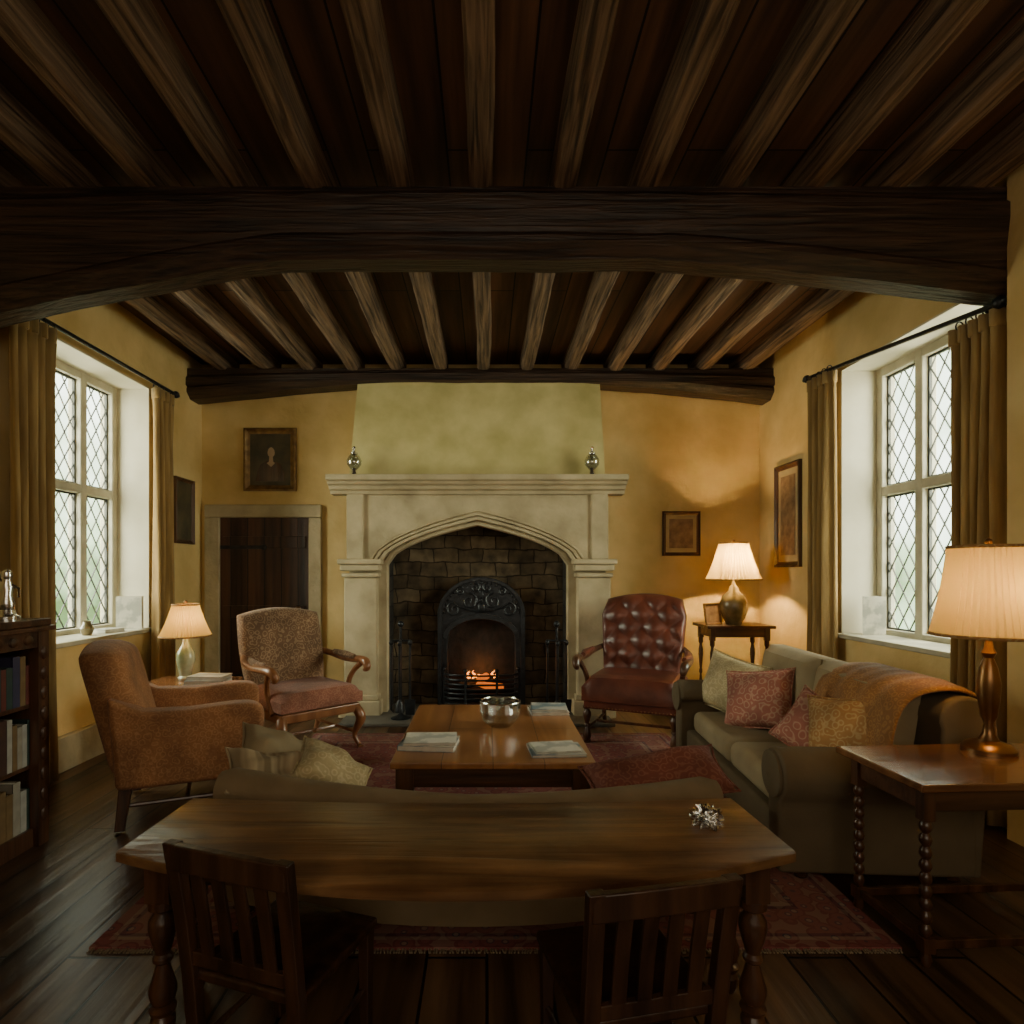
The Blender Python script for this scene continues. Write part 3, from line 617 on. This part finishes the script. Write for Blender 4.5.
# ------------------------------------------------------------ armchairs (front = -y)
ac=thing('upholstered_armchair','rust damask armchair with padded arms standing beside the left window','armchair',(-1.74,3.52,0.012),R(113))
obj('seat_frame',b2(new(),-.33,.33,-.34,.3,.22,.33),RUST,ac,bevel=.03,seg=3)
obj('seat_cushion',box(new(),(0,-.06,.39),(.5,.58,.13)),RUST,ac,bevel=.05,seg=4)
obj('backrest',pad(.7,.64,.16,wf=lambda v:1-.05*v-.07*max(0,v-.85)/.15,crown=.04,puff=.05,lean=.25,z0=.28,N=18,M=18),RUST,ac,loc=(0,.27,0),sub=1,ang=80)
for s in(-1,1):
    prof=[(.32,.22),(-.34,.22),(-.36,.42),(-.39,.5),(-.39,.58),(-.34,.62),(-.24,.625),(0,.61),(.2,.62),(.36,.7)]
    bm=new(); prism(bm,prof,s*.26,s*.4,'yz'); obj('arm',bm,RUST,ac,bevel=.055,seg=6)
    for y,ln in((-.3,-.01),(.28,.03)):
        bm=new(); loft(bm,[[(s*.32+a*w,y+ln*(1-z/.24)+b*w,z) for a,b in((-1,-1),(1,-1),(1,1),(-1,1))] for z,w in((0,.022),(.12,.026),(.25,.031))]); obj('leg',bm,OAK,ac,bevel=.004)
bm=new(); tube(bm,[(-.31,-.3,.12),(-.31,.3,.12)],.011); tube(bm,[(.31,-.3,.12),(.31,.3,.12)],.011); tube(bm,[(-.31,0,.12),(.31,0,.12)],.011); obj('stretcher',bm,OAK,ac)
def open_chair(name,lab,loc,rz,fb,fsx,wood,tall,tuft=0,W=.64,leather=False):
    t=thing(name,lab,'armchair',loc,rz); hw=W/2
    obj('seat',pad(W-.04,W-.02,.1 if not leather else .14,puff=.05 if not leather else .07,N=16,M=16),fsx,t,loc=(0,-.33,.39),rot=(R(-90),0,0))
    b2_=new(); b2(b2_,-hw+.03,hw-.03,-.31,.27,.27,.34); obj('seat_rail',b2_,wood if not leather else fsx,t,bevel=.012)
    wf=(lambda v:.9+.14*math.sin(PI*min(1,v*.62+.1))) if not leather else (lambda v:.88+.16*v-.14*max(0,v-.8)/.2)
    bk=obj('backrest',pad(W-.06,tall-.44,.1,wf=wf,crown=.05,puff=.04,tuft=tuft,lean=.24,z0=.0,N=56,M=64,roll=.05 if leather else 0),fb,t,loc=(0,.25,.42),ang=80)
    if tuft:
        bm=new(); Hh=tall-.44
        for a in range(-8,9):
            for b in range(-8,9):
                u=(a+b)/3.2; v=(a-b)/6.4
                if abs(u)<.93 and .05<v<.93: ball(bm,(u*(W-.06)/2*wf(v),-.046+v*Hh*.24+(.05*((v-.8)/.2)**2 if v>.8 else 0),v*Hh+.05*(1-u*u)*v),.007,(1,.6,1),seg=8)
        obj('button',bm,BUTN,bk)
    for s in(-1,1):
        bm=new(); stube(bm,[(s*(hw-.06),.36,.7),(s*(hw+.01),.2,.67),(s*(hw+.035),.02,.645),(s*(hw+.04),-.16,.65),(s*(hw+.03),-.29,.645),(s*(hw+.02),-.33,.6),(s*(hw+.02),-.29,.58)],[.022,.025,.028,.03,.034,.026,.014],10); obj('arm',bm,wood,t)
        bm=new(); stube(bm,[(s*(hw+.025),-.24,.63),(s*(hw),-.16,.55),(s*(hw-.02),-.13,.45),(s*(hw-.03),-.2,.33)],[.024,.02,.021,.028],8); obj('arm_support',bm,wood,t)
        bm=new(); stube(bm,[(s*hw*1.03,-.16,.672),(s*hw*1.07,-.02,.672),(s*hw*1.0,.12,.69)],[.02,.032,.018],8); obj('arm_pad',bm,fb,t)
        bm=new()
        if leather: turned(bm,s*(hw-.05),-.27,0.0,.29,.034)
        else: stube(bm,[(s*(hw-.05),-.28,.3),(s*(hw-.03),-.32,.22),(s*(hw-.06),-.28,.1),(s*(hw-.04),-.31,.02),(s*(hw-.04),-.335,0)],[.038,.04,.02,.018,.024],10)
        obj('front_leg',bm,wood,t)
        bm=new(); stube(bm,[(s*(hw-.06),.24,.3),(s*(hw-.06),.27,.12),(s*(hw-.06),.33,0)],[.026,.021,.018],8); obj('rear_leg',bm,wood,t)
    bm=new(); tube(bm,[(-hw+.05,-.27,.11),(-hw+.06,.27,.11)],.012); tube(bm,[(hw-.05,-.27,.11),(hw-.06,.27,.11)],.012); tube(bm,[(-hw+.05,0,.11),(hw-.05,0,.11)],.012); obj('stretcher',bm,wood,t)
    if leather:
        bm=new()
        for k in range(26): ball(bm,(-hw+.04+(W-.08)*k/25,-.315,.285),.006,seg=6)
        obj('nailhead_trim',bm,BRASS,t)
    return t
open_chair('open_arm_chair','tan woven armchair with carved wooden arms and rose seat left of the fireplace',(-1.42,4.6,.012),R(45),TAN,ROSEF,MAHO,1.02,0,.7)
open_chair('leather_armchair','button tufted oxblood leather armchair right of the fireplace',(1.2,4.84,.012),R(-24),LEATH,LEATH,OAK,1.12,.032,.76,True)
# ------------------------------------------------------------ side tables and lamps
def table(name,lab,loc,rz,W,D,H,m,legprof=BAL,lr=.022):
    t=thing(name,lab,'side table',loc,rz)
    obj('tabletop',b2(new(),-W/2,W/2,-D/2,D/2,H-.028,H),m,t,bevel=.007,seg=3)
    bm=new(); a=.05; b2(bm,-W/2+a,W/2-a,-D/2+a,-D/2+a+.02,H-.11,H-.028); b2(bm,-W/2+a,W/2-a,D/2-a-.02,D/2-a,H-.11,H-.028); b2(bm,-W/2+a,-W/2+a+.02,-D/2+a,D/2-a,H-.11,H-.028); b2(bm,W/2-a-.02,W/2-a,-D/2+a,D/2-a,H-.11,H-.028); obj('apron',bm,OAKX,t,bevel=.003)
    for sx in(-1,1):
        for sy in(-1,1):
            x=sx*(W/2-a-.01); y=sy*(D/2-a-.01); bm=new(); b2(bm,x-lr,x+lr,y-lr,y+lr,H-.14,H-.03); turned(bm,x,y,.1,H-.14,lr,legprof); b2(bm,x-lr,x+lr,y-lr,y+lr,.05,.1); lathe(bm,[(lr*.6,0),(lr,.02),(lr*.7,.05)],(x,y,0),10); obj('leg',bm,OAK,t,ang=35)
    x=W/2-a-.01; y=D/2-a-.01; bm=new(); b2(bm,-x,x,-y-.01,-y+.01,.06,.09); b2(bm,-x,x,y-.01,y+.01,.06,.09); b2(bm,-x-.01,-x+.01,-y,y,.06,.09); b2(bm,x-.01,x+.01,-y,y,.06,.09); obj('stretcher',bm,OAK,t,bevel=.003)
    return t
table('bobbin_leg_table','polished wooden side table with bobbin legs in the right foreground beside olive sofa',(1.91,2.25,0),R(3),.95,.46,.64,TABW,BOB,.02)
table('small_side_table','small wooden side table between the rust armchair and the wooden armed chair',(-2.15,4.34,0),0,.6,.42,.56,TABW)
table('corner_console_table','small dark wooden table in the back right corner under a lit lamp',(2.32,5.66,0),0,.62,.42,.86,OAKX)
def lamp(name,lab,loc,base,bm_mat,z0,z1,rb,rt,power,pleats=48):
    t=thing(name,lab,'lamp',loc)
    bm=new(); lathe(bm,base,n=24); obj('base',bm,bm_mat,t)
    top=base[-1][1]; bm=new(); tube(bm,[(0,0,top),(0,0,z1+.01)],.006); ball(bm,(0,0,z1+.02),.014); obj('stem',bm,BRASS,t)
    bm=new(); rg=[]
    for k in range(7):
        f=k/6; r=rb+(rt-rb)*f-.06*rb*math.sin(PI*f)*.6; rg.append((r,z0+(z1-z0)*f))
    lathe(bm,rg,n=pleats*2,cap=False,rip=.08); obj('shade',bm,SHADE,t,smooth=False)
    for r,z,nm in((rb*1.06,z0,'lower_trim'),(rt*1.06,z1,'upper_trim')):
        bm=new(); tube(bm,[(r*math.cos(a*PI/20),r*math.sin(a*PI/20),z) for a in range(41)],.007,6); obj(nm,bm,GOLD,t)
    bm=new()
    for a in range(3): tube(bm,[(0,0,z1-.02),(rt*math.cos(a*2.1),rt*math.sin(a*2.1),z1-.003)],.002,5)
    obj('shade_ring',bm,BRASS,t)
    ld=bpy.data.lights.new('bulb','POINT'); ld.energy=power; ld.color=(1,.64,.25); ld.shadow_soft_size=.035
    lo=bpy.data.objects.new('bulb',ld); C.objects.link(lo); lo.parent=t; lo.location=(.012,-.012,(z0+z1)/2)
    return t
lamp('brass_table_lamp','large turned brass table lamp with pleated cream shade on the foreground side table',(1.99,2.38,.64),[(.09,0),(.09,.015),(.075,.03),(.035,.045),(.022,.07),(.016,.11),(.028,.14),(.036,.2),(.04,.27),(.03,.33),(.016,.37),(.026,.39),(.016,.41),(.01,.45)],BRASS,.46,.81,.18,.125,6.5)
lamp('ceramic_table_lamp','lit lamp with olive ceramic jar base on the corner table by the back wall',(2.31,5.62,.86),[(.07,0),(.075,.02),(.1,.06),(.125,.14),(.125,.2),(.1,.27),(.05,.31),(.04,.35),(.02,.37),(.015,.42)],CERO,.42,.76,.23,.12,62)
lamp('small_table_lamp','small table lamp with pale green ceramic base on table beside left window',(-2.22,4.42,.56),[(.05,0),(.055,.015),(.04,.03),(.05,.08),(.065,.14),(.06,.2),(.03,.25),(.02,.28),(.012,.32)],CERG,.32,.55,.165,.085,4)
def pframe(lab,loc,rz,w,h):
    t=thing('photo_frame',lab,'photo frame',loc,rot=(R(-12),0,rz)); bm=new()
    rings=[]
    for sx,sz in((-1,0),(1,0),(1,1),(-1,1),(-1,0)):
        cz=h*sz; s_=1 if sz==0 else -1
        rings.append([(sx*(w/2-a),b,cz+s_*a) for a,b in((0,.008),(0,-.008),(.012,-.01),(.02,-.002),(.02,.008))])
    loft(bm,rings,cap=False); obj('frame',bm,GILT,t,ang=20); obj('photograph',b2(new(),-w/2+.015,w/2-.015,0,.006,.015,h-.015),CANVB,t,smooth=False)
    obj('easel_strut',box(new(),(0,.04,h*.4),(.03,.004,h*.85),(R(24),0,0)),OAK,t,smooth=False)
pframe('small gilt photo frame standing beside the ceramic corner lamp',(2.1,5.55,.862),R(15),.17,.2)
magazine('blue covered book lowest of the pair on the small side table',(-1.98,4.27,.56),R(4),.27,.18,.03,COVB,'book','book')
magazine('pale covered book on top of the pair on the small side table',(-1.975,4.275,.59),R(-5),.25,.17,.028,COVW,'book','book')
def card(lab,loc,rz,w,h):
    t=thing('standing_card',lab,'card',loc,rz); a=R(28)
    bm=new(); prism(bm,[(0,0),(w,0),(w,.003),(0,.003)],0,h,'xy'); obj('front_leaf',bm,COVW,t,smooth=False)
    bm=new(); prism(bm,[(0,0),(w*math.cos(a),w*math.sin(a)),(w*math.cos(a)-.002,w*math.sin(a)+.003),(0,.003)],0,h,'xy'); obj('rear_leaf',bm,PAPER,t,smooth=False)
card('folded pale card standing on the left window sill',(-3.08,4.98,WZ0+.036),R(8),.2,.27)
card('folded pale card standing on the right window sill',(2.83,4.52,WZ0+.036),R(-10),.16,.29)
magazine('small pale book lying flat on the left window sill',(-2.98,4.72,WZ0+.036),R(80),.2,.13,.03,COVW,'book','book')
bm=new(); lathe(bm,[(.03,0),(.04,.02),(.05,.05),(.03,.08),(.025,.1),(.03,.11),(.022,.11),(.02,.08)],n=18); o=obj('small_vase',bm,CERO,loc=(-3.0,4.5,WZ0+.036)); tag(o,'small olive glazed pot on the left window sill','vase')
# ------------------------------------------------------------ bookcase (front faces +x)
bc=thing('bookcase','dark carved oak open bookcase against left wall in the foreground','bookcase',(-2.53,2.4,0))
Hc=1.12
bm=new(); b2(bm,-.33,.34,-.62,.62,Hc-.035,Hc); b2(bm,-.33,.355,-.635,.635,Hc-.06,Hc-.035); obj('top',bm,OAKX,bc,bevel=.006)
bm=new(); b2(bm,-.33,.3,-.6,-.57,0,Hc-.06); b2(bm,-.33,.3,.57,.6,0,Hc-.06); b2(bm,-.33,-.31,-.57,.57,0,Hc-.06); b2(bm,-.33,.3,-.57,.57,0,.09); obj('carcass',bm,OAK,bc,bevel=.003)
for z in(.38,.68): obj('shelf',b2(new(),-.31,.28,-.57,.57,z,z+.022),OAKX,bc,bevel=.003)
for y in(-.585,.585):
    bm=new(); b2(bm,.28,.325,y-.035,y+.035,0,Hc-.06)
    for k in range(9): ball(bm,(.328,y,.15+k*.1),.022,(.5,1,1.6),8)
    obj('carved_pilaster',bm,OAK,bc,ang=30)
bm=new(); b2(bm,.28,.32,-.57,.57,Hc-.14,Hc-.06)
for k in range(12): ball(bm,(.32,-.5+k*.09,Hc-.1),.025,(.5,1.3,1),8)
obj('carved_frieze',bm,OAKX,bc,ang=30)
bcols=[mat('book_cloth_%d'%i,c,tuple(min(1,x*1.4) for x in c),20,.6) for i,c in enumerate([(.1,.02,.014),(.02,.04,.035),(.26,.23,.18),(.03,.026,.06),(.15,.09,.035),(.32,.3,.26),(.05,.02,.014)])]
cn=['dark red','dark green','cream','navy','tan','white','brown']
NUM=['first','second','third','fourth','fifth','sixth','seventh','eighth','ninth','tenth','eleventh','twelfth']
for si,(z,nm) in enumerate(((.09,'bottom'),(.402,'middle'),(.702,'top'))):
    y=2.96; k=0
    while y>2.72:
        th=random.uniform(.024,.045); h=random.uniform(.19,.255); ci=random.randrange(7)
        t=thing('book','%s book, %s from the carved far end of the bookcase\'s %s shelf'%(cn[ci],NUM[min(k,11)],nm),'book',(-2.34,y-th/2,z),0,'books on the %s shelf of the bookcase'%nm)
        bm=new(); b2(bm,-.08,.09,-th/2,-th/2+.003,0,h); b2(bm,-.08,.09,th/2-.003,th/2,0,h); b2(bm,.085,.092,-th/2,th/2,0,h); obj('cover',bm,bcols[ci],t,smooth=False)
        obj('pages',b2(new(),-.075,.085,-th/2+.003,th/2-.003,.003,h-.005),PAPER,t,smooth=False)
        y-=th+.002; k+=1
fg=thing('silver_figurine','small silver figurine standing on top of the carved bookcase','figurine',(-2.28,2.85,Hc))
bm=new(); lathe(bm,[(.05,0),(.05,.02),(.035,.03),(.03,.05)]); obj('plinth',bm,SILV,fg)
bm=new(); lathe(bm,[(.028,.05),(.035,.08),(.022,.12),(.03,.16),(.018,.19),(.02,.2),(.024,.215),(.018,.235),(.002,.245)],n=14); tube(bm,[(.02,0,.17),(.05,.01,.15),(.04,.02,.11)],.007); tube(bm,[(-.02,0,.17),(-.045,.01,.2),(-.03,.01,.23)],.007); obj('figure',bm,SILV,fg)
# ------------------------------------------------------------ light
ld=bpy.data.lights.new('fire_glow','POINT'); ld.energy=1.8; ld.color=(1,.35,.08); ld.shadow_soft_size=.08
lo=bpy.data.objects.new('fire_glow',ld); C.objects.link(lo); lo.location=(-.055,5.86,.42)
# added soft fill light behind the viewer, no window in that wall
ld=bpy.data.lights.new('rear_fill','AREA'); ld.shape='RECTANGLE'; ld.size=3; ld.size_y=1.6; ld.energy=40; ld.color=(1,.86,.64)
lo=bpy.data.objects.new('rear_fill',ld); C.objects.link(lo); lo.location=(.3,-1.22,2.1); lo.rotation_euler=(R(97),0,0)
w=bpy.data.worlds.new('World'); S.world=w; w.use_nodes=True; n=w.node_tree.nodes; l=w.node_tree.links; n.clear()
o=n.new('ShaderNodeOutputWorld'); bg=n.new('ShaderNodeBackground'); tc=n.new('ShaderNodeTexCoord'); nz=n.new('ShaderNodeTexNoise'); nz.inputs['Scale'].default_value=9; nz.inputs['Detail'].default_value=4
sp=n.new('ShaderNodeSeparateXYZ'); l.new(tc.outputs['Generated'],nz.inputs['Vector']); l.new(tc.outputs['Generated'],sp.inputs[0])
ma=n.new('ShaderNodeMath'); ma.operation='MULTIPLY_ADD'; ma.inputs[1].default_value=1.1; l.new(sp.outputs['Z'],ma.inputs[0]); l.new(nz.outputs['Fac'],ma.inputs[2])
rp=n.new('ShaderNodeValToRGB'); rp.color_ramp.elements[0].position=.36; rp.color_ramp.elements[0].color=(.08,.13,.05,1); rp.color_ramp.elements[1].position=.78; rp.color_ramp.elements[1].color=(.95,1,.9,1)
e=rp.color_ramp.elements.new(.54); e.color=(.42,.54,.33,1)
l.new(ma.outputs[0],rp.inputs[0]); l.new(rp.outputs[0],bg.inputs[0]); bg.inputs[1].default_value=6.5; l.new(bg.outputs[0],o.inputs[0])
# ------------------------------------------------------------ camera
cd=bpy.data.cameras.new('camera'); co=bpy.data.objects.new('camera',cd); C.objects.link(co); S.camera=co
cd.sensor_width=36; cd.lens=600/1024*36; cd.shift_x=25/1024; cd.shift_y=60/1024; cd.clip_start=.05
co.location=(0,0,1.35); co.rotation_euler=(R(90),0,0)
